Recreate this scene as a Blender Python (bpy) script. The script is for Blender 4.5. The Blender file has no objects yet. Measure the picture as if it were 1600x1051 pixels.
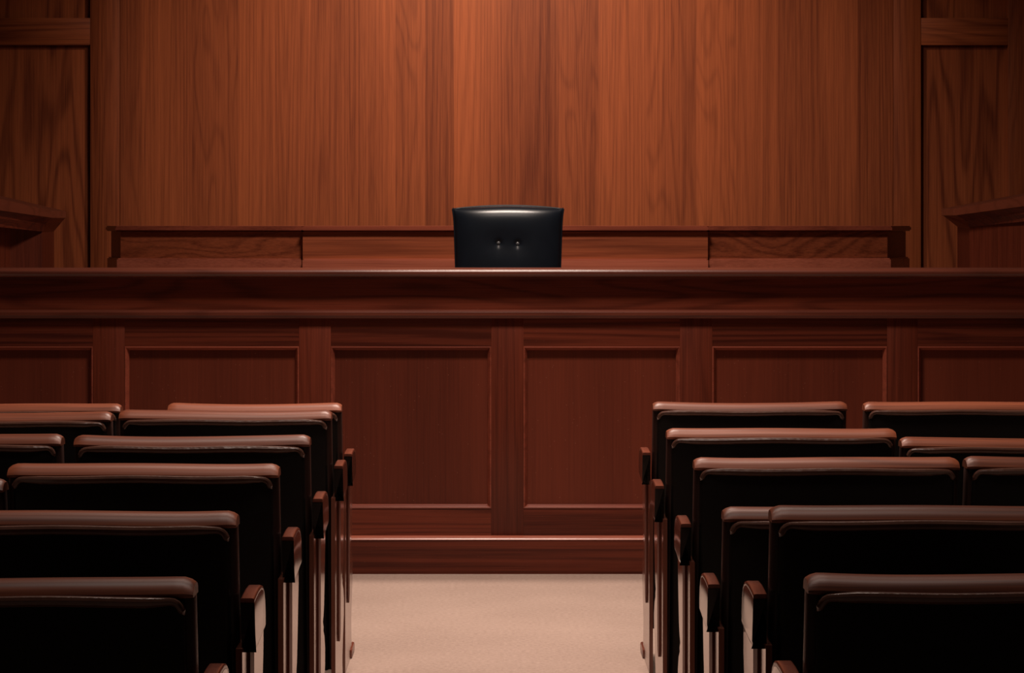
import bpy, bmesh, math, random
from mathutils import Vector
random.seed(7)
S = bpy.context.scene
C = S.collection

# ------------------------------------------------------------------ camera
F = 4200.0            # focal length in pixels of the 1600 wide frame
EYE = 1.40            # lens height
VX, VY = 780.0, 340.0 # level vanishing point
cam_d = bpy.data.cameras.new('camera')
cam_d.sensor_width = 36.0
cam_d.lens = 36.0 * F / 1600.0
cam_d.shift_x = (800.0 - VX) / 1600.0
cam_d.shift_y = -(525.5 - VY) / 1600.0
cam_d.clip_start = 0.1
cam = bpy.data.objects.new('camera', cam_d)
C.objects.link(cam)
cam.location = (0, 0, EYE)
cam.rotation_euler = (math.pi / 2, 0, 0)
S.camera = cam

# ------------------------------------------------------------------ world, lamps, exposure
S.view_settings.view_transform = 'Standard'
S.view_settings.look = 'None'
S.view_settings.gamma = 1.0
S.view_settings.use_curve_mapping = False
S.view_settings.exposure = 0.0
w = bpy.data.worlds.new('world')
S.world = w
w.use_nodes = True
w.node_tree.nodes['Background'].inputs[0].default_value = (0.01, 0.008, 0.007, 1)
w.node_tree.nodes['Background'].inputs[1].default_value = 0.3

def area(name, loc, target, size, power, col, size_y=None, spread=180):
    d = bpy.data.lights.new(name, 'AREA')
    d.energy = power
    d.color = col
    d.shape = 'RECTANGLE' if size_y else 'DISK'
    d.size = size
    if size_y:
        d.size_y = size_y
    d.spread = math.radians(spread)
    o = bpy.data.objects.new(name, d)
    C.objects.link(o)
    o.location = loc
    o.rotation_euler = (Vector(target) - Vector(loc)).to_track_quat('-Z', 'Y').to_euler()
    return o

def spot(name, loc, target, power, col, angle, blend, radius):
    d = bpy.data.lights.new(name, 'SPOT')
    d.energy = power
    d.color = col
    d.spot_size = math.radians(angle)
    d.spot_blend = blend
    d.shadow_soft_size = radius
    o = bpy.data.objects.new(name, d)
    C.objects.link(o)
    o.location = loc
    o.rotation_euler = (Vector(target) - Vector(loc)).to_track_quat('-Z', 'Y').to_euler()
    return o

# ceiling lamps above the well and the aisle, strongest by the bench
area('overhead_light', (0.0, 8.95, 3.95), (0.0, 9.0, 0.0), 1.0, 71, (1.0, 0.81, 0.70), 0.5, 108)
area('overhead_light', (0.0, 6.9, 3.95), (0.0, 6.9, 0.0), 2.3, 33, (1.0, 0.80, 0.68), 0.5, 105)
area('overhead_light', (0.0, 4.7, 3.95), (0.0, 4.7, 0.0), 2.3, 14, (1.0, 0.82, 0.72), 0.5, 105)
# added light above the chair, to brighten the rear desk and chair edges
area('overhead_light', (0.05, 11.0, 3.95), (0.05, 12.2, 0.0), 0.8, 62, (1.0, 0.82, 0.70), 0.4, 120)
# wall washer above the back wall
spot('wall_washer_lamp', (-0.02, 12.55, 3.95), (0.0, 14.5, 2.5), 365, (1.0, 0.77, 0.56), 112, 1.0, 0.12)

# ------------------------------------------------------------------ materials
def new_mat(name):
    m = bpy.data.materials.new(name)
    m.use_nodes = True
    nt = m.node_tree
    b = nt.nodes['Principled BSDF']
    return m, nt, b

def wood(name, dark, light, axis='z', rough=0.38, ring=46.0, ring_amt=0.45, tone=0.35, spec=0.5, speck=0.0, coat=0.0, freq=1.0, figured=False, fibre=1.0):
    """procedural timber; grain runs along axis; optional face attribute 'board' shifts each board"""
    m, nt, b = new_mat(name)
    N, L = nt.nodes, nt.links
    tc = N.new('ShaderNodeTexCoord')
    at = N.new('ShaderNodeAttribute'); at.attribute_name = 'board'
    off = N.new('ShaderNodeVectorMath'); off.operation = 'SCALE'
    cmb = N.new('ShaderNodeCombineXYZ')
    for i, k in enumerate((7.31, 3.77, 11.9)):
        mu = N.new('ShaderNodeMath'); mu.operation = 'MULTIPLY'; mu.inputs[1].default_value = k
        L.new(at.outputs['Fac'], mu.inputs[0]); L.new(mu.outputs[0], cmb.inputs[i])
    add = N.new('ShaderNodeVectorMath'); add.operation = 'ADD'
    L.new(tc.outputs['Object'], add.inputs[0]); L.new(cmb.outputs[0], add.inputs[1])
    def stretched(across, along):
        mp = N.new('ShaderNodeMapping')
        sc = [across * freq] * 3
        sc['xyz'.index(axis)] = along * freq
        mp.inputs['Scale'].default_value = sc
        L.new(add.outputs[0], mp.inputs['Vector'])
        return mp.outputs[0]
    def noise(vec, scale, detail, rough_=0.5, dist=0.0):
        n = N.new('ShaderNodeTexNoise')
        n.inputs['Scale'].default_value = scale
        n.inputs['Detail'].default_value = detail
        n.inputs['Roughness'].default_value = rough_
        n.inputs['Distortion'].default_value = dist
        L.new(vec, n.inputs['Vector'])
        return n.outputs['Fac']
    def math_(op, a, bb, clamp=False):
        q = N.new('ShaderNodeMath'); q.operation = op; q.use_clamp = clamp
        for i, v in enumerate((a, bb)):
            if isinstance(v, (int, float)): q.inputs[i].default_value = v
            else: L.new(v, q.inputs[i])
        return q.outputs[0]
    # growth rings: contour lines of a stretched noise; a third of the boards show cathedral figure
    wn = N.new('ShaderNodeTexWhiteNoise'); wn.noise_dimensions = '1D'
    L.new(at.outputs['Fac'], wn.inputs['W'])
    def lines(across, along, k, p):
        b_ = noise(stretched(across, along), 1.0, 2.0, 0.5, 0.2)
        r_ = math_('SINE', math_('MULTIPLY', b_, k), 0)
        r_ = math_('MULTIPLY_ADD', r_, 0.5); r_.node.inputs[2].default_value = 0.5
        return math_('POWER', r_, p)
    straight = lines(3.4, 0.07, ring * 1.5, 2.0)
    cath = lines(3.6, 0.42, ring, 3.0)
    pick = math_('MULTIPLY_ADD', wn.outputs['Value'], 7.0, True); pick.node.inputs[2].default_value = 0.8 if figured else -4.2
    mixr = N.new('ShaderNodeMix'); mixr.data_type = 'FLOAT'
    L.new(pick, mixr.inputs['Factor']); L.new(straight, mixr.inputs['A']); L.new(cath, mixr.inputs['B'])
    rings = mixr.outputs['Result']
    fine = noise(stretched(110, 0.7), 1.0, 4.0, 0.7)
    pore = noise(stretched(240, 5.0), 1.0, 2.0, 0.6)
    broad = noise(stretched(3.2, 0.25), 1.0, 1.0)
    f = math_('MULTIPLY_ADD', rings, -ring_amt); f.node.inputs[2].default_value = 0.60
    f = math_('ADD', f, math_('MULTIPLY', math_('SUBTRACT', fine, 0.5), 1.0 * fibre))
    f = math_('ADD', f, math_('MULTIPLY', math_('SUBTRACT', pore, 0.5), 0.75 * fibre))
    f = math_('ADD', f, math_('MULTIPLY', math_('SUBTRACT', broad, 0.5), tone * 2))
    # board to board tone
    f = math_('ADD', f, math_('MULTIPLY', math_('SUBTRACT', wn.outputs['Color'], 0.5), tone), True)
    ramp = N.new('ShaderNodeMix'); ramp.data_type = 'RGBA'
    ramp.inputs['A'].default_value = (*dark, 1)
    ramp.inputs['B'].default_value = (*light, 1)
    L.new(f, ramp.inputs['Factor'])
    col = ramp.outputs['Result']
    if speck > 0:
        vo = N.new('ShaderNodeTexVoronoi'); vo.inputs['Scale'].default_value = 60
        L.new(tc.outputs['Object'], vo.inputs['Vector'])
        rare = math_('GREATER_THAN', noise(tc.outputs['Object'], 31, 1.0), 0.52)
        dot = math_('MULTIPLY', math_('LESS_THAN', vo.outputs['Distance'], 0.06), rare)
        mx = N.new('ShaderNodeMix'); mx.data_type = 'RGBA'
        mx.inputs['B'].default_value = (0.42, 0.22, 0.15, 1)
        L.new(math_('MULTIPLY', dot, speck), mx.inputs['Factor']); L.new(col, mx.inputs['A'])
        col = mx.outputs['Result']
    L.new(col, b.inputs['Base Color'])
    b.inputs['Roughness'].default_value = rough
    b.inputs['Specular IOR Level'].default_value = spec
    b.inputs['Coat Weight'].default_value = coat
    b.inputs['Coat Roughness'].default_value = 0.12
    bp = N.new('ShaderNodeBump'); bp.inputs['Strength'].default_value = 0.08 * fibre; bp.inputs['Distance'].default_value = 0.002
    L.new(fine, bp.inputs['Height']); L.new(bp.outputs[0], b.inputs['Normal'])
    return m

def leather(name, col, rough=0.35, spec=0.5, bump=0.12, scale=260, var=0.25):
    m, nt, b = new_mat(name)
    N, L = nt.nodes, nt.links
    tc = N.new('ShaderNodeTexCoord')
    n = N.new('ShaderNodeTexNoise'); n.inputs['Scale'].default_value = 14; n.inputs['Detail'].default_value = 4
    L.new(tc.outputs['Object'], n.inputs['Vector'])
    mx = N.new('ShaderNodeMix'); mx.data_type = 'RGBA'
    mx.inputs['A'].default_value = tuple(c * (1 - var) for c in col) + (1,)
    mx.inputs['B'].default_value = tuple(c * (1 + var) for c in col) + (1,)
    L.new(n.outputs['Fac'], mx.inputs['Factor']); L.new(mx.outputs['Result'], b.inputs['Base Color'])
    v = N.new('ShaderNodeTexVoronoi'); v.inputs['Scale'].default_value = scale
    L.new(tc.outputs['Object'], v.inputs['Vector'])
    bp = N.new('ShaderNodeBump'); bp.inputs['Strength'].default_value = bump; bp.inputs['Distance'].default_value = 0.001
    L.new(v.outputs['Distance'], bp.inputs['Height']); L.new(bp.outputs[0], b.inputs['Normal'])
    b.inputs['Roughness'].default_value = rough
    b.inputs['Specular IOR Level'].default_value = spec
    return m

def carpet():
    m, nt, b = new_mat('beige_carpet')
    N, L = nt.nodes, nt.links
    tc = N.new('ShaderNodeTexCoord')
    n1 = N.new('ShaderNodeTexNoise'); n1.inputs['Scale'].default_value = 2.2; n1.inputs['Detail'].default_value = 5
    n2 = N.new('ShaderNodeTexNoise'); n2.inputs['Scale'].default_value = 70; n2.inputs['Detail'].default_value = 6; n2.inputs['Roughness'].default_value = 0.7
    for n in (n1, n2): L.new(tc.outputs['Object'], n.inputs['Vector'])
    a = N.new('ShaderNodeMath'); a.operation = 'MULTIPLY_ADD'; a.inputs[1].default_value = 1.1
    L.new(n2.outputs['Fac'], a.inputs[0])
    s = N.new('ShaderNodeMath'); s.operation = 'MULTIPLY_ADD'; s.inputs[1].default_value = 0.4; s.inputs[2].default_value = -0.25
    L.new(n1.outputs['Fac'], s.inputs[0]); L.new(s.outputs[0], a.inputs[2])
    mx = N.new('ShaderNodeMix'); mx.data_type = 'RGBA'
    mx.inputs['A'].default_value = (0.205, 0.140, 0.112, 1)
    mx.inputs['B'].default_value = (0.475, 0.350, 0.290, 1)
    L.new(a.outputs[0], mx.inputs['Factor']); L.new(mx.outputs['Result'], b.inputs['Base Color'])
    b.inputs['Roughness'].default_value = 0.95
    b.inputs['Specular IOR Level'].default_value = 0.1
    bp = N.new('ShaderNodeBump'); bp.inputs['Strength'].default_value = 0.35; bp.inputs['Distance'].default_value = 0.004
    L.new(n2.outputs['Fac'], bp.inputs['Height']); L.new(bp.outputs[0], b.inputs['Normal'])
    return m

def plain(name, col, rough=0.6, metal=0.0):
    m, nt, b = new_mat(name)
    N, L = nt.nodes, nt.links
    n = N.new('ShaderNodeTexNoise'); n.inputs['Scale'].default_value = 25
    tc = N.new('ShaderNodeTexCoord'); L.new(tc.outputs['Object'], n.inputs['Vector'])
    mx = N.new('ShaderNodeMix'); mx.data_type = 'RGBA'
    mx.inputs['A'].default_value = tuple(c * .88 for c in col) + (1,)
    mx.inputs['B'].default_value = tuple(min(1, c * 1.1) for c in col) + (1,)
    L.new(n.outputs['Fac'], mx.inputs['Factor']); L.new(mx.outputs['Result'], b.inputs['Base Color'])
    b.inputs['Roughness'].default_value = rough
    b.inputs['Metallic'].default_value = metal
    return m

WD, WL = (0.118, 0.024, 0.009), (0.385, 0.099, 0.034)
M_WALL = wood('wall_veneer', WD, WL, 'z', 0.5, 120, 0.20, 0.40, spec=0.25)
M_WALL_P = wood('figured_veneer', WD, WL, 'z', 0.5, 70, 0.42, 0.3, spec=0.25, figured=True)
M_WALL_H = wood('wall_rail_timber', WD, WL, 'x', 0.5, 90, 0.40, 0.3, spec=0.25)
BD, BL = (0.046, 0.0085, 0.0045), (0.155, 0.031, 0.0145)
M_BEN_V = wood('bench_timber_upright', BD, BL, 'z', 0.36, 90, 0.2, 0.3, spec=0.25, speck=0.35)
M_BEN_P = wood('bench_panel_veneer', BD, BL, 'z', 0.40, 50, 0.06, 0.60, spec=0.25, speck=0.7, fibre=0.5)
M_BEN_H = wood('bench_timber_level', BD, BL, 'x', 0.34, 110, 0.42, 0.4, spec=0.25, speck=0.25)
M_MOULD_LIT = wood('highlit_moulding_timber', (0.12, 0.026, 0.015), (0.30, 0.072, 0.040), 'x', 0.28, 60, 0.3, 0.2)  # bench timber lightened, so the edge highlights sit partly in the colour
M_NOSE = wood('nosing_timber', (0.055, 0.013, 0.008), (0.150, 0.038, 0.021), 'x', 0.29, 60, 0.3, 0.2, fibre=0.3)
M_BEVEL_LIT = wood('bevel_highlight_timber', (0.20, 0.050, 0.029), (0.46, 0.135, 0.080), 'x', 0.27, 60, 0.2, 0.2)  # paler still: the bright highlight line is put into the colour
M_DESK = wood('rear_desk_timber', (0.12, 0.026, 0.011), (0.36, 0.090, 0.036), 'x', 0.38, 110, 0.3, 0.3, spec=0.35)
M_ARM_SHADE = plain('armrest_shade_black', (0.008, 0.005, 0.004), 0.16)  # armrest body: shade on its unlit timber end, painted as black
M_CHAIR_WOOD = wood('chair_timber', (0.09, 0.024, 0.012), (0.32, 0.092, 0.043), 'x', 0.40, 70, 0.35, 0.5, spec=0.32)
M_ARM = wood('armrest_timber', (0.08, 0.02, 0.012), (0.21, 0.055, 0.03), 'y', 0.26, 30, 0.3, 0.25)
M_END = wood('end_panel_timber', (0.09, 0.03, 0.02), (0.20, 0.07, 0.045), 'z', 0.13, 30, 0.2, 0.2)
M_BATTEN = wood('batten_timber', (0.07, 0.018, 0.011), (0.17, 0.045, 0.026), 'z', 0.5, 30, 0.3, 0.25, spec=0.2)
M_FRAME = leather('chair_shell_leather', (0.030, 0.012, 0.009), 0.42, 0.4)
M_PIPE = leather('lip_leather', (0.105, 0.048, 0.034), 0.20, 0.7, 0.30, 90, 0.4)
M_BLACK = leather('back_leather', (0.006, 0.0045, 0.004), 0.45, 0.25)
M_SEAT = leather('seat_leather', (0.015, 0.009, 0.008), 0.45, 0.3)
M_JUDGE = leather('black_glossy_leather', (0.0055, 0.0078, 0.0120), 0.31, 0.45, 0.10, 330)
M_BUTTON = leather('button_leather', (0.06, 0.06, 0.065), 0.3, 0.6, 0.05)
M_METAL = plain('dark_metal', (0.05, 0.05, 0.055), 0.3, 1.0)
M_CARPET = carpet()
M_CEIL = plain('ceiling_paint', (0.10, 0.07, 0.055), 0.9)
M_SIDE = wood('side_wall_timber', (0.05, 0.011, 0.006), (0.13, 0.03, 0.015), 'z', 0.5, 40, 0.3, 0.3)

# ------------------------------------------------------------------ mesh helpers
def link(name, bm, mat, parent=None, smooth=True, boards=None):
    bmesh.ops.recalc_face_normals(bm, faces=bm.faces[:])
    me = bpy.data.meshes.new(name)
    bm.to_mesh(me); bm.free()
    me.materials.append(mat)
    if smooth:
        me.polygons.foreach_set('use_smooth', [True] * len(me.polygons))
        try:
            me.set_sharp_from_angle(angle=math.radians(38))
        except Exception:
            pass
    a = me.attributes.new('board', 'FLOAT', 'FACE')
    bval = random.uniform(0, 20)
    a.data.foreach_set('value', boards if boards else [bval] * len(me.polygons))
    o = bpy.data.objects.new(name, me)
    C.objects.link(o)
    if parent: o.parent = parent
    return o

def add_box(bm, x0, x1, y0, y1, z0, z1, bevel=0.0, seg=2):
    vs = [bm.verts.new(p) for p in ((x0,y0,z0),(x1,y0,z0),(x1,y1,z0),(x0,y1,z0),(x0,y0,z1),(x1,y0,z1),(x1,y1,z1),(x0,y1,z1))]
    fs = [bm.faces.new([vs[i] for i in q]) for q in ((0,3,2,1),(4,5,6,7),(0,1,5,4),(1,2,6,5),(2,3,7,6),(3,0,4,7))]
    if bevel > 0:
        es = list({e for f in fs for e in f.edges})
        bmesh.ops.bevel(bm, geom=es, offset=bevel, segments=seg, profile=0.5, affect='EDGES')

def box(name, x0, x1, y0, y1, z0, z1, mat, parent=None, bevel=0.0, seg=2):
    bm = bmesh.new()
    add_box(bm, x0, x1, y0, y1, z0, z1, bevel, seg)
    return link(name, bm, mat, parent)

def prism_x(name, prof, x0, x1, mat, parent=None):
    """closed (y,z) profile swept along x"""
    bm = bmesh.new()
    a = [bm.verts.new((x0, y, z)) for y, z in prof]
    b = [bm.verts.new((x1, y, z)) for y, z in prof]
    n = len(prof)
    for i in range(n):
        bm.faces.new((a[i], a[(i+1) % n], b[(i+1) % n], b[i]))
    bm.faces.new(a); bm.faces.new(b[::-1])
    return link(name, bm, mat, parent)

def add_prism(bm, pts, z0, z1):
    """closed (x,y) plan extruded upward"""
    a = [bm.verts.new((x, y, z0)) for x, y in pts]
    b = [bm.verts.new((x, y, z1)) for x, y in pts]
    n = len(pts)
    fs = []
    for i in range(n):
        fs.append(bm.faces.new((a[i], a[(i+1) % n], b[(i+1) % n], b[i])))
    fs += [bm.faces.new(a[::-1]), bm.faces.new(b)]
    return fs

def ring(name, x0, x1, z0, z1, prof, mat, parent=None):
    """mitred picture-frame moulding facing -y; prof = (inset, y) pairs"""
    bm = bmesh.new()
    rows = []
    for ins, y in prof:
        rows.append([bm.verts.new(p) for p in ((x0+ins,y,z0+ins),(x1-ins,y,z0+ins),(x1-ins,y,z1-ins),(x0+ins,y,z1-ins))])
    for r, q in zip(rows, rows[1:]):
        for i in range(4):
            bm.faces.new((r[i], r[(i+1) % 4], q[(i+1) % 4], q[i]))
    return link(name, bm, mat, parent, smooth=False)

def tube(bm, pts, r, n=8, cap=True):
    pts = [Vector(p) for p in pts]
    rings = []
    for i, p in enumerate(pts):
        t = (pts[min(i+1, len(pts)-1)] - pts[max(i-1, 0)]).normalized()
        u = t.cross(Vector((0, 1, 0)))
        if u.length < 1e-3: u = t.cross(Vector((1, 0, 0)))
        u.normalize(); v = t.cross(u)
        rr = r[i] if isinstance(r, (list, tuple)) else r
        rings.append([bm.verts.new(p + (u*math.cos(a) + v*math.sin(a))*rr) for a in [2*math.pi*k/n for k in range(n)]])
    for a, b in zip(rings, rings[1:]):
        for k in range(n):
            bm.faces.new((a[k], a[(k+1) % n], b[(k+1) % n], b[k]))
    if cap:
        bm.faces.new(rings[0][::-1]); bm.faces.new(rings[-1])

def empty(name, loc, label=None, cat=None, group=None, kind=None):
    o = bpy.data.objects.new(name, None)
    o.empty_display_size = 0.1
    o.location = loc
    C.objects.link(o)
    if label: o['label'] = label
    if cat: o['category'] = cat
    if group: o['group'] = group
    if kind: o['kind'] = kind
    return o

def struct(o):
    o['kind'] = 'structure'
    return o

# ------------------------------------------------------------------ setting
HW = 3.7            # half width of the room
WALL_Y = 14.5       # face of the stiles and centre veneer
CEIL = 4.0
struct(box('floor', -HW, HW, -2.5, 14.8, -0.1, 0.0, M_CARPET))
struct(box('ceiling', -HW, HW, -2.5, 14.8, CEIL, CEIL + 0.1, M_CEIL))
struct(box('wall_left', -HW - 0.1, -HW, -2.5, 14.8, 0, CEIL, M_SIDE))
struct(box('wall_right', HW, HW + 0.1, -2.5, 14.8, 0, CEIL, M_SIDE))
struct(box('wall_front', -HW, HW, -2.6, -2.5, 0, CEIL, M_SIDE))
dais = struct(box('dais', -HW, HW, 10.94, WALL_Y + 0.02, 0.0, 0.3, M_CARPET))

def wx(px): return (px - VX) / F * WALL_Y
def wz(py): return EYE + (VY - py) / F * WALL_Y
wb = struct(box('wall_back', -HW, HW, WALL_Y + 0.045, WALL_Y + 0.3, 0, CEIL, M_SIDE))
# centre veneer: boards of uneven width, flush
edges = [188, 222, 300, 372, 430, 487, 566, 618, 664, 709, 790, 872, 935, 1010, 1048, 1088, 1150, 1216, 1284, 1340, 1395]
bm = bmesh.new()
bo = []
for i, (a, b_) in enumerate(zip(edges, edges[1:])):
    x0, x1 = wx(a), wx(b_)
    vs = [bm.verts.new(p) for p in ((x0, WALL_Y, 0.3), (x1, WALL_Y, 0.3), (x1, WALL_Y, CEIL), (x0, WALL_Y, CEIL),
                                    (x0, WALL_Y+.044, 0.3), (x1, WALL_Y+.044, 0.3), (x1, WALL_Y+.044, CEIL), (x0, WALL_Y+.044, CEIL))]
    for q in ((0,1,2,3), (5,4,7,6), (4,0,3,7), (1,5,6,2), (0,4,5,1), (3,2,6,7)):
        bm.faces.new([vs[k] for k in q]); bo.append(3.1 + i * 1.37)
link('veneer_panel', bm, M_WALL, wb, smooth=False, boards=bo)
for a, b_ in ((141, 187.2), (1395.8, 1439), (1575, 1625), (-60, -20)):
    box('stile', wx(a), wx(b_), WALL_Y - 0.004, WALL_Y + 0.044, 0.3, CEIL, M_WALL, wb, 0.003)
for x0, x1 in ((-20, 141), (1439, 1575)):
    box('rail', wx(x0), wx(x1), WALL_Y - 0.002, WALL_Y + 0.044, wz(70.5), wz(28), M_WALL_H, wb, 0.003)
    box('rail', wx(x0), wx(x1), WALL_Y - 0.002, WALL_Y + 0.044, 0.3, 0.5, M_WALL_H, wb, 0.003)
    box('recessed_panel', wx(x0), wx(x1), WALL_Y + 0.028, WALL_Y + 0.044, 0.5, wz(70.5), M_WALL_P, wb)
    box('recessed_panel', wx(x0), wx(x1), WALL_Y + 0.028, WALL_Y + 0.044, wz(28), CEIL, M_WALL_P, wb)
box('recessed_panel', -HW + 0.01, wx(-60), WALL_Y + 0.02, WALL_Y + 0.044, 0.3, CEIL, M_WALL, wb)
box('recessed_panel', wx(1625), HW - 0.01, WALL_Y + 0.02, WALL_Y + 0.044, 0.3, CEIL, M_WALL, wb)

# ------------------------------------------------------------------ the bench
BY = 10.6
def bx_(px): return (px - VX) / F * BY
def bz(py): return EYE + (VY - py) / F * BY
bench = empty('judge_bench', (0, BY, 0), 'long panelled red-brown wooden bench front spanning the room beyond the aisle', 'bench')
BW = HW - 0.03
def bpart(o):
    o.parent = bench
    o.matrix_parent_inverse = bench.matrix_world.inverted()
    o.location = o.location - Vector((0, BY, 0))
    o.matrix_parent_inverse.identity()
    return o
zt = 1.198
# counter with rounded nosing and a fillet under it
prof = [(BY + 0.30, zt), (BY - 0.045, zt)]
for k in range(9):
    a = math.pi/2 + math.pi * k / 8
    prof.append((BY - 0.045 + 0.0155*math.cos(a), zt - 0.0155 + 0.0155*math.sin(a)))
prof += [(BY - 0.038, zt - 0.031), (BY - 0.038, zt - 0.040), (BY + 0.30, zt - 0.040)]
bpart(prism_x('counter_top', prof, -BW, BW, M_NOSE))
bpart(prism_x('frieze_board', [(BY, zt - 0.0405), (BY, bz(484)), (BY + 0.30, bz(484)), (BY + 0.30, zt - 0.0405)], -BW, BW, M_BEN_H))
z1, z0 = bz(483.5), bz(497)
prof = [(BY + 0.02, z1), (BY - 0.012, z1 - 0.001), (BY - 0.022, z1 - 0.004), (BY - 0.027, z1 - 0.010), (BY - 0.027, z0 + 0.012), (BY - 0.022, z0 + 0.006), (BY - 0.016, z0), (BY + 0.02, z0)]
bpart(prism_x('ledge_moulding', prof, -BW, BW, M_NOSE))
bpart(box('carcass', -BW, BW, BY + 0.046, BY + 0.30, 0.0, bz(497), M_SIDE))
stiles = [(-BW, bx_(-150)), (bx_(145), bx_(195)), (bx_(467), bx_(517)), (bx_(767.5), bx_(818)), (bx_(1062.5), bx_(1113)), (bx_(1386), bx_(1434)), (bx_(1730), BW)]
pz0, pz1 = bz(794), bz(541)
for a, b_ in stiles:
    bpart(box('stile', a, b_, BY, BY + 0.045, bz(836), bz(497), M_BEN_V, None, 0.0015))
for (a, b_), (c, d) in zip(stiles, stiles[1:]):
    bpart(box('top_rail', b_, c, BY + 0.0005, BY + 0.045, pz1, bz(497), M_BEN_H))
    bpart(box('bottom_rail', b_, c, BY + 0.0005, BY + 0.045, bz(836), pz0, M_BEN_H))
    p = bpart(box('recessed_panel', b_, c, BY + 0.022, BY + 0.045, pz0, pz1, M_BEN_P))
    r = ring('panel_moulding', b_, c, pz0, pz1, [(0, BY + 0.001), (0.0, BY - 0.002), (0.004, BY - 0.003), (0.006, BY - 0.001), (0.010, BY + 0.006), (0.015, BY + 0.016), (0.0155, BY + 0.022)], M_MOULD_LIT)
    r.parent = p
    r.location = (0, 0, 0)
zp = bz(836)
prof = [(BY + 0.045, zp), (BY - 0.014, zp), (BY - 0.021, zp - 0.0015), (BY - 0.029, zp - 0.005), (BY - 0.034, zp - 0.010), (BY - 0.036, zp - 0.014), (BY + 0.045, zp - 0.014)]
bpart(prism_x('plinth_moulding', prof, -BW, BW, M_BEVEL_LIT))
bpart(prism_x('plinth', [(BY + 0.045, zp - 0.0141), (BY - 0.034, zp - 0.0141), (BY - 0.034, 0.0), (BY + 0.045, 0.0)], -BW, BW, M_BEN_H))

# ------------------------------------------------------------------ desk behind the chair
DY = 13.2
def dx(px): return (px - VX) / F * DY
def dz(py): return EYE + (VY - py) / F * DY
def offs(poly, d):
    """offset an open plan polyline toward -y by d"""
    out = []
    for i, p in enumerate(poly):
        ns = []
        for a, b_ in ((i-1, i), (i, i+1)):
            if a >= 0 and b_ < len(poly):
                t = Vector((poly[b_][0]-poly[a][0], poly[b_][1]-poly[a][1])).normalized()
                ns.append(Vector((t.y, -t.x)))
        n = sum(ns, Vector((0, 0))).normalized()
        k = d / max(0.5, n.dot(ns[0]))
        out.append((p[0] + n.x*k, p[1] + n.y*k))
    return out
desk = empty('rear_desk', (0, DY, 0.3), 'low wooden desk with angled ends behind the black chair against the veneered wall', 'desk')
segs = {'centre': [(dx(473), DY), (dx(1106), DY)],
        'left': [(-1.995, DY + 0.62), (-1.890, DY + 0.22), (dx(472.3), DY + 0.035)],
        'right': [(dx(1106.7), DY + 0.035), (1.938, DY + 0.22), (2.090, DY + 0.62)]}
for key, pl in segs.items():
    side = key != 'centre'
    par = desk
    def plan(d, dy=0.0):
        q = offs(pl, d)
        # straight cut at the joins
        if key == 'left': q[-1] = (pl[-1][0], q[-1][1])
        if key == 'right': q[0] = (pl[0][0], q[0][1])
        if key == 'centre': q = [(pl[0][0], q[0][1]), (pl[1][0], q[1][1])]
        return q + [(q[-1][0], DY + 0.80), (q[0][0], DY + 0.80)]
    bm = bmesh.new(); add_prism(bm, plan(0), 0.3 - 0.3, dz(362) - 0.3)
    # body, in desk-local coordinates below
    for v in bm.verts: v.co.y -= DY
    link('front_board', bm, M_DESK, par)
    bm = bmesh.new()
    fs = add_prism(bm, plan(0.028), dz(361.5) - 0.3, dz(353.2) - 0.3)
    for v in bm.verts: v.co.y -= DY
    bmesh.ops.bevel(bm, geom=[e for e in bm.edges if abs(e.verts[0].co.z - e.verts[1].co.z) < 1e-5], offset=0.006, segments=2, affect='EDGES')
    link('cap', bm, M_MOULD_LIT, par)
    bm = bmesh.new()
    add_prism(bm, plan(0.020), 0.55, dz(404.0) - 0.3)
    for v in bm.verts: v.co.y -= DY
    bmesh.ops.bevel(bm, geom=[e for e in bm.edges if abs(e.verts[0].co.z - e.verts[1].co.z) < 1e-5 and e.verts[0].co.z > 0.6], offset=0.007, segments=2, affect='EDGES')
    link('base_moulding', bm, M_BEVEL_LIT, par)

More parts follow.
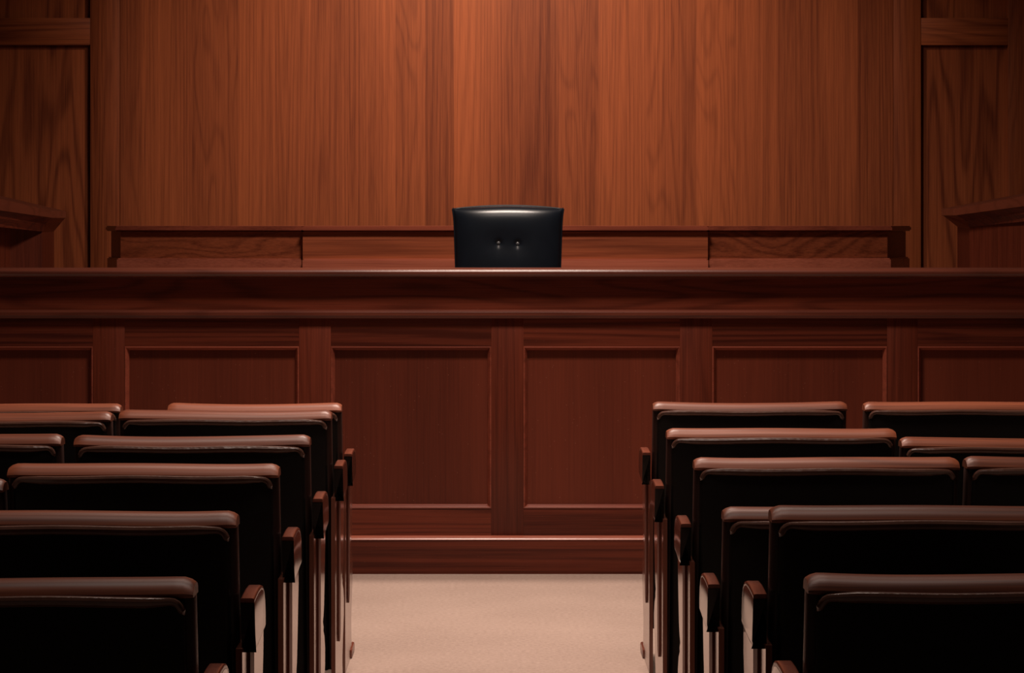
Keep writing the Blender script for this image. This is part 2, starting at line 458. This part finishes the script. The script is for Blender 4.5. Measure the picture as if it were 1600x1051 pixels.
# ------------------------------------------------------------------ raked parapets at the two sides
def parapet(name, y0, near, far, sgn, label):
    """near / far: dicts of pixel heights at the outer and the inner end of the raked cap"""
    t = empty(name, (0, y0, 0.3), label, 'parapet')
    def P(px, py, y): return ((px - VX) / F * y, y - y0, EYE + (VY - py) / F * y - 0.3)
    def loft(nm, mat, ends, depth, back_z=None):
        bm = bmesh.new()
        rows = []
        for px, ptop, pbot, y, set_ in ends:
            a = P(px, ptop, y); b_ = P(px, pbot, y)
            rows.append([bm.verts.new(p) for p in (a, b_, (b_[0], b_[1] + depth, b_[2]), (a[0], a[1] + depth, a[2]))])
        for r, q in zip(rows, rows[1:]):
            for i in range(4): bm.faces.new((r[i], r[(i+1) % 4], q[(i+1) % 4], q[i]))
        bm.faces.new(rows[0][::-1]); bm.faces.new(rows[-1])
        bmesh.ops.recalc_face_normals(bm, faces=bm.faces[:])
        bmesh.ops.bevel(bm, geom=bm.edges[:], offset=0.003, segments=2, affect='EDGES')
        return link(nm, bm, mat, t)
    loft('cap', M_NOSE, near['cap'] + far['cap'], 0.42)
    # cove under the cap: sloped block
    bm = bmesh.new()
    rows = []
    for (px, ptop, pin, pbot, y, ins) in near['cove'] + far['cove']:
        a = P(px, ptop, y); b_ = P(pin, pbot, y + 0.03)
        m_ = ((a[0]*.35 + b_[0]*.65), a[1] + 0.008, a[2]*.55 + b_[2]*.45)
        rows.append([bm.verts.new(p) for p in (a, m_, b_, (b_[0], b_[1] + 0.34, b_[2]), (a[0], a[1] + 0.40, a[2]))])
    for r, q in zip(rows, rows[1:]):
        for i in range(5): bm.faces.new((r[i], r[(i+1) % 5], q[(i+1) % 5], q[i]))
    bm.faces.new(rows[0][::-1]); bm.faces.new(rows[-1])
    link('cove_moulding', bm, M_BEN_H, t, smooth=False)
    bm = bmesh.new()
    pts = near['plan']
    a = [bm.verts.new((x, y - y0, 0.0)) for x, y, z in pts]
    b_ = [bm.verts.new((x, y - y0, z - 0.3)) for x, y, z in pts]
    n = len(pts)
    for i in range(n): bm.faces.new((a[i], a[(i+1) % n], b_[(i+1) % n], b_[i]))
    bm.faces.new(a[::-1]); bm.faces.new(b_)
    link('body', bm, M_BEN_V, t, smooth=False)
def X(px, y): return (px - VX) / F * y
def Z(py, y): return EYE + (VY - py) / F * y
ya, yb = 12.1, 12.75
parapet('side_parapet', yb,
        dict(cap=[(-160, 273, 307, ya - .4, 0)], cove=[(-160, 307, -160, 338, ya - .4, 0)],
             plan=[(X(66, yb+.04), yb + .04, Z(361, yb+.04)), (X(16, yb - .05), yb - .05, Z(355.5, yb - .05)), (X(-158, ya - .3), ya - .3, Z(338, ya - .3)), (X(-158, ya - .3), yb + .38, Z(338, ya - .3)), (X(66, yb+.04), yb + .38, Z(361, yb + .04))]),
        dict(cap=[(81, 329.5, 341, yb, 0)], cove=[(80, 341, 66, 361.5, yb, 0)]), -1,
        'raked wooden parapet rising out of frame at the left end of the bench')
yb2 = 12.75
parapet('side_parapet', yb2,
        dict(cap=[(1760, 276, 302, ya - .4, 0)], cove=[(1760, 302, 1760, 330, ya - .4, 0)],
             plan=[(X(1515, yb2+.04), yb2 + .04, Z(354, yb2+.04)), (X(1758, ya - .3), ya - .3, Z(330, ya - .3)), (X(1758, ya - .3), yb2 + .38, Z(330, ya - .3)), (X(1515, yb2+.04), yb2 + .38, Z(354, yb2+.04))]),
        dict(cap=[(1494, 325.5, 337, yb2, 0)], cove=[(1496, 337, 1515, 354.5, yb2, 0)]), 1,
        'raked wooden parapet rising out of frame at the right end of the bench')

# ------------------------------------------------------------------ the judge's chair
JY, JX = 11.95, (794 - VX) / F * 11.95
chair = empty('judge_chair', (JX, JY + 0.15, 0.3), 'black leather chair with two buttons on its back, behind the bench', 'chair')
def jz(py): return EYE + (VY - py) / F * JY - 0.3
bm = bmesh.new()
NX, NZ = 72, 90
zb, ztp = 0.50, jz(326.5)
btn = [(-0.0427, jz(380)), (0.0427, jz(381))]
front, back = [], []
for j in range(NZ + 1):
    v = j / NZ
    rf, rb = [], []
    for i in range(NX + 1):
        u = i / NX * 2 - 1
        z = zb + (ztp - zb) * v
        hw = 0.226 + 0.018 * v ** 1.3 + 0.006 * max(0, (v - 0.9) / 0.1) ** 2
        x = hw * u
        zz = z + 0.016 * (1 - u * u) * v ** 6 + 0.007 * max(0, (abs(u) - 0.93) / 0.07) * max(0, (v - 0.94) / 0.06)
        pil = (1 - abs(u) ** 3.2) ** 0.6 * (1 - abs(2 * v - 1) ** 13) ** 0.55
        y = -0.02 - 0.062 * pil
        for bxp, bzp in btn:
            r2 = ((x - bxp) ** 2 + (zz - bzp) ** 2) ** 0.5
            y += 0.009 * math.exp(-(r2 / 0.014) ** 2) + 0.006 * math.exp(-(r2 / 0.05) ** 2)
            # crease fanning down from the button
            if zz < bzp:
                y += 0.0025 * math.exp(-((x - bxp) / 0.012) ** 2) * math.exp(-(bzp - zz) / 0.08)
        y += 0.02 * v                        # reclines away from the sitter
        rf.append(bm.verts.new((x, y, zz)))
        rb.append(bm.verts.new((x, 0.03 + 0.035 * pil + 0.02 * v, zz)))
    front.append(rf); back.append(rb)
for g, flip in ((front, False), (back, True)):
    for j in range(NZ):
        for i in range(NX):
            q = (g[j][i], g[j][i+1], g[j+1][i+1], g[j+1][i])
            bm.faces.new(q[::-1] if flip else q)
loop = lambda g: [g[0][i] for i in range(NX + 1)] + [g[j][NX] for j in range(1, NZ + 1)] + [g[NZ][i] for i in range(NX - 1, -1, -1)] + [g[j][0] for j in range(NZ - 1, 0, -1)]
lf, lb = loop(front), loop(back)
for i in range(len(lf)):
    bm.faces.new((lf[i], lb[i], lb[(i+1) % len(lf)], lf[(i+1) % len(lf)]))
jb = link('backrest', bm, M_JUDGE, chair)
# welt along the edge of the backrest
bm = bmesh.new()
def edge_pt(u, v):
    hw = 0.226 + 0.018 * v ** 1.3 + 0.006 * max(0, (v - 0.9) / 0.1) ** 2
    return (hw * u, -0.02 + 0.02 * v, zb + (ztp - zb) * v + 0.016 * (1 - u*u) * v ** 6)
path = [edge_pt(-1, v / 20) for v in range(0, 21)] + [edge_pt(-1 + 2 * k / 24, 1) for k in range(1, 25)] + [edge_pt(1, 1 - v / 20) for v in range(1, 21)]
tube(bm, path, 0.0042, 8)
link('welt', bm, M_JUDGE, jb)
for bxp, bzp in btn:
    bm = bmesh.new()
    bmesh.ops.create_uvsphere(bm, u_segments=16, v_segments=10, radius=0.0085)
    v = (bzp - zb) / (ztp - zb)
    for q in bm.verts:
        q.co = Vector((q.co.x + bxp, q.co.y * 0.6 - 0.02 - 0.062 + 0.014 + 0.02 * v, q.co.z + bzp))
    link('button', bm, M_BUTTON, jb)
box('seat', -0.26, 0.26, -0.50, 0.0, 0.40, 0.49, M_JUDGE, chair, 0.035, 4)
bm = bmesh.new(); add_box(bm, -0.05, 0.05, -0.02, 0.05, 0.38, 0.60, 0.008); link('back_bracket', bm, M_METAL, chair)
bm = bmesh.new(); tube(bm, [(0, -0.22, 0.08), (0, -0.22, 0.40)], 0.028, 16); link('gas_column', bm, M_METAL, chair)
for k in range(5):
    a = 2 * math.pi * k / 5 + 0.3
    ex, ey = 0.28 * math.cos(a), -0.22 + 0.28 * math.sin(a)
    bm = bmesh.new(); tube(bm, [(0, -0.22, 0.11), (ex, ey, 0.075)], [0.026, 0.014], 10); leg = link('base_leg', bm, M_METAL, chair)
    bm = bmesh.new(); tube(bm, [(ex - 0.02, ey, 0.03), (ex + 0.02, ey, 0.03)], 0.03, 14); link('castor', bm, M_BLACK, leg)

# ------------------------------------------------------------------ gallery chairs
def gallery_chair(xe, s, py, width, side, label, group, aisle=True):
    """xe: pixel column of the aisle-side top corner, s: pixels per metre there, py: pixel row of the top.
    side=+1: aisle to the right of the chair (left block)."""
    y = F / s
    top = EYE - (py - VY) / s
    edge = (xe - VX) / s
    cx = edge - side * width / 2
    t = empty('gallery_chair', (cx, y, 0), label, 'chair', group)
    h = width / 2
    rake = 0.17
    def lean(bm, k=1.0):
        for v in bm.verts:
            v.co.y += (top - v.co.z) * rake * k
    # shell: the upholstered slab behind the sitter's back
    bm = bmesh.new()
    add_box(bm, -h, h, 0.008, 0.062, 0.12, top - 0.012, 0.012, 3)
    for v in bm.verts: v.co.x *= 1.0 + 0.006 * (top - v.co.z) / 0.4
    lean(bm)
    link('back_shell', bm, M_FRAME, t)
    # rolled timber top rail, slightly dished along its length
    bm = bmesh.new()
    n = 22
    prof = [(y_, top + z_) for y_, z_ in ((-.001, -.028), (-.004, -.0245), (-.004, -.021), (0, -.0155), (.007, -.009), (.015, -.004), (.025, -.001), (.036, 0), (.050, -.001), (.061, -.005), (.068, -.013), (.070, -.028))]
    rows = []
    ph = random.uniform(0, 6)
    for i in range(n + 1):
        u = -1 + 2 * i / n
        # denser and rounded at the ends
        uu = math.copysign(1 - (1 - abs(u)) ** 2.2, u)
        e = max(0.0, (abs(uu) - (1 - 0.022 / h)) / (0.022 / h))
        sc = math.sqrt(max(0.0, 1 - e ** 2 * 0.55))
        lift = 0.0035 * uu ** 4 + 0.0016 * math.sin(3 * uu + ph)
        rows.append([bm.verts.new((h * 1.002 * uu, 0.034 + (yy - 0.034) * (0.75 + 0.25 * sc), top - 0.028 + (zz - top + 0.028) * sc + lift)) for yy, zz in prof])
    m = len(prof)
    for r, q in zip(rows, rows[1:]):
        for k in range(m): bm.faces.new((r[k], r[(k+1) % m], q[(k+1) % m], q[k]))
    bm.faces.new(rows[0]); bm.faces.new(rows[-1][::-1])
    lean(bm)
    link('top_rail', bm, M_CHAIR_WOOD, t)
    # padded back panel facing the rear, with a leather lip along its top
    bm = bmesh.new()
    add_box(bm, -h + 0.012, h - 0.012, -0.009, 0.03, 0.12, top - 0.0265, 0.010, 4)
    lean(bm)
    bp = link('back_panel', bm, M_BLACK, t)
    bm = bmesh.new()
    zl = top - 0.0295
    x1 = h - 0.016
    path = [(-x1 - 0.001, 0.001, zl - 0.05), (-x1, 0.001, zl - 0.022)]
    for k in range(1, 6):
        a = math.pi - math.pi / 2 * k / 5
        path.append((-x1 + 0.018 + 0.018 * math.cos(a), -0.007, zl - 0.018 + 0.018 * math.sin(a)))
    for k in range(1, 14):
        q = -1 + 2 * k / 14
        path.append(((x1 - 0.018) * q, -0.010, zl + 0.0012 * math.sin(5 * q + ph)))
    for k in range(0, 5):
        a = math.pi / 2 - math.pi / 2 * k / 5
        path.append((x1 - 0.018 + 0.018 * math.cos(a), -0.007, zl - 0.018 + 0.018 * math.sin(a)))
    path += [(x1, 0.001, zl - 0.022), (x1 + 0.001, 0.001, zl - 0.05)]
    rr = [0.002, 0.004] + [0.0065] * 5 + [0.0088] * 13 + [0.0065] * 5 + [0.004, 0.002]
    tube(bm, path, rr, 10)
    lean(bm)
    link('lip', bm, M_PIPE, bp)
    # seat cushion
    bm = bmesh.new()
    add_box(bm, -h + 0.03, h - 0.03, 0.165, 0.52, 0.36, 0.45, 0.03, 3)
    link('seat', bm, M_SEAT, t)
    # supports
    def end_panel(xo, xi, fancy):
        zt_ = (top - 0.24) if fancy else 0.50
        if fancy:
            ctrl = [(0.00, .335), (0.06, .300), (0.12, .290), (0.18, .318), (0.235, .350), (0.28, .352), (0.315, .330), (0.335, .296), (0.345, .300), (0.36, .280), (0.375, .300), (0.40, .318), (0.46, .335), (0.53, .350), (0.57, .360)]
            pr = [(0.015, 0.0)] + [(q * 1.19, zc) for zc, q in ctrl if zc < zt_ - 0.02] + [(0.43, zt_), (0.0, zt_)]
        else:
            pr = [(0.08, 0), (0.34, 0), (0.34, 0.36), (0.13, zt_), (0.10, zt_)]
        bm = bmesh.new()
        a = [bm.verts.new((xo, q, z)) for q, z in pr]; b_ = [bm.verts.new((xi, q, z)) for q, z in pr]
        nn = len(pr)
        for i in range(nn): bm.faces.new((a[i], a[(i+1) % nn], b_[(i+1) % nn], b_[i]))
        bm.faces.new(a); bm.faces.new(b_[::-1])
        return link('end_panel', bm, M_END if fancy else M_FRAME, t, smooth=False)
    if aisle:
        xo, xi = side * (h + 0.012), side * (h + 0.0005)
        ep = end_panel(xo, xi, True)
        # upright batten with a rounded lower end
        bm = bmesh.new()
        y0, y1, zl0, zl1 = 0.105, 0.185, 0.20, top - 0.24
        pr = [(y0, zl1), (y0, zl0 + 0.04)]
        pr += [((y0+y1)/2 - (y1-y0)/2*math.cos(math.pi*k/8), zl0 + 0.04 - 0.04*math.sin(math.pi*k/8)) for k in range(1, 8)]
        pr += [(y1, zl0 + 0.04), (y1, zl1)]
        a = [bm.verts.new((side * (h + 0.0165), q, z)) for q, z in pr]; b_ = [bm.verts.new((side * (h + 0.0122), q, z)) for q, z in pr]
        nn = len(pr)
        for i in range(nn): bm.faces.new((a[i], a[(i+1) % nn], b_[(i+1) % nn], b_[i]))
        bm.faces.new(a); bm.faces.new(b_[::-1])
        link('batten', bm, M_BATTEN, ep, smooth=False)
        bm = bmesh.new()
        add_box(bm, min(side*(h-0.012), side*(h+0.017)), max(side*(h-0.012), side*(h+0.017)), 0.30, 0.46, 0.0, 0.030, 0.006, 2)
        link('foot', bm, M_ARM, ep)
        # armrest: deep squared end to the rear, top dropping over in front
        xa, xb = side * (h + 0.008), side * (h + 0.033)
        za = top - 0.150
        sec = [(0.004, za - 0.001, za - 0.100), (0.05, za + 0.002, za - 0.104), (0.10, za + 0.004, za - 0.104), (0.15, za + 0.003, za - 0.101), (0.185, za - 0.003, za - 0.098), (0.21, za - 0.014, za - 0.096), (0.228, za - 0.032, za - 0.095), (0.236, za - 0.052, za - 0.095)]
        def arm_loft(nm, mat, sec_, r1, r2, par):
            bm = bmesh.new()
            rows = []
            x0, x2 = min(xa, xb), max(xa, xb)
            for q, zt2, zb2 in sec_:
                r = min(r1, (zt2 - zb2) * .45); rb_ = min(r2, (zt2 - zb2) * .45)
                pts = []
                for (cx_, cz_, a0, rad) in ((x2 - r, zt2 - r, 0, r), (x0 + r, zt2 - r, 90, r), (x0 + rb_, zb2 + rb_, 180, rb_), (x2 - rb_, zb2 + rb_, 270, rb_)):
                    for k in range(4):
                        a_ = math.radians(a0 + 30 * k)
                        zz = cz_ + rad * math.sin(a_)
                        # the end face slants in below
                        pts.append((cx_ + rad * math.cos(a_), q + max(0, 1 - q / 0.1) * 0.3 * (za - zz), zz))
                rows.append([bm.verts.new(p) for p in pts])
            for r, q in zip(rows, rows[1:]):
                nn = len(r)
                for k in range(nn): bm.faces.new((r[k], r[(k+1) % nn], q[(k+1) % nn], q[k]))
            c0 = bm.faces.new(rows[0]); bm.faces.new(rows[-1][::-1])
            bmesh.ops.recalc_face_normals(bm, faces=bm.faces[:])
            bmesh.ops.bevel(bm, geom=list(c0.edges), offset=0.0018, segments=2, affect='EDGES')
            return link(nm, bm, mat, par)
        ar = arm_loft('armrest', M_ARM_SHADE, [(q, z2 - 0.008, z0_) for q, z2, z0_ in sec], 0.001, 0.013, t)
        arm_loft('arm_cap', M_ARM, [(q - (0.002 if q < .01 else 0), z2, z2 - 0.0085) for q, z2, z0_ in sec], 0.004, 0.001, ar)
    else:
        end_panel(side * (h - 0.004), side * (h - 0.024), False)
    end_panel(-side * (h - 0.004), -side * (h - 0.024), False)
    return t

GL, GR = 'gallery chairs left of the aisle', 'gallery chairs right of the aisle'
W6 = 0.58
chairs = [
    # left block, on the aisle, far to near
    (533, 510, 632, 0.532, 1, 'aisle chair on the left, in the farthest row, closest to the bench', GL, True),
    (517, 562, 643, 0.590, 1, 'aisle chair on the left, in the second row from the bench', GL, True),
    (483, 638, 683, 0.577, 1, 'aisle chair on the left, in the third row from the bench', GL, True),
    (434, 740, 727, 0.572, 1, 'aisle chair on the left, in the fourth row, its whole back in view', GL, True),
    (368, 880, 802, 0.580, 1, 'aisle chair on the left, in the second row from the camera', GL, True),
    (301, 1040, 909, 0.580, 1, 'nearest chair left of the aisle, cut off at the bottom left corner', GL, True),
    # left block, second from the aisle
    (187, 510, 632, 0.560, 1, 'second chair left of the aisle, in the row closest to the bench', GL, False),
    (172, 562, 646, 0.580, 1, 'second chair left of the aisle, in the second row from the bench', GL, False),
    (94, 638, 681, 0.580, 1, 'second chair left of the aisle, in the third row, cut by the left edge', GL, False),
    (3.5, 740, 752, 0.580, 1, 'chair of which only a thin brown edge shows at the far left edge', GL, False),
    # right block, on the aisle
    (1021, 510, 630, 0.594, -1, 'aisle chair on the right, in the farthest row, closest to the bench', GR, True),
    (1043, 583, 671, 0.614, -1, 'aisle chair on the right, in the second row from the bench', GR, True),
    (1086, 672, 717, 0.616, -1, 'aisle chair on the right, in the third row from the bench', GR, True),
    (1132, 775, 796, 0.600, -1, 'aisle chair on the right, mostly hidden behind another as tall', GR, True),
    (1207, 890, 794, 0.600, -1, 'aisle chair on the right, in the second row from the camera', GR, True),
    (1264, 1060, 902, 0.580, -1, 'nearest chair right of the aisle, cut off at the bottom right corner', GR, True),
    # right block, second from the aisle
    (1352, 510, 629, 0.580, -1, 'second chair right of the aisle, in the row closest to the bench', GR, False),
    (1410, 583, 686, 0.580, -1, 'second chair right of the aisle, in the second row from the bench', GR, False),
    (1512, 672, 717, 0.580, -1, 'second chair right of the aisle, in the third row, cut by the right edge', GR, False),
]
for c in chairs:
    gallery_chair(*c)
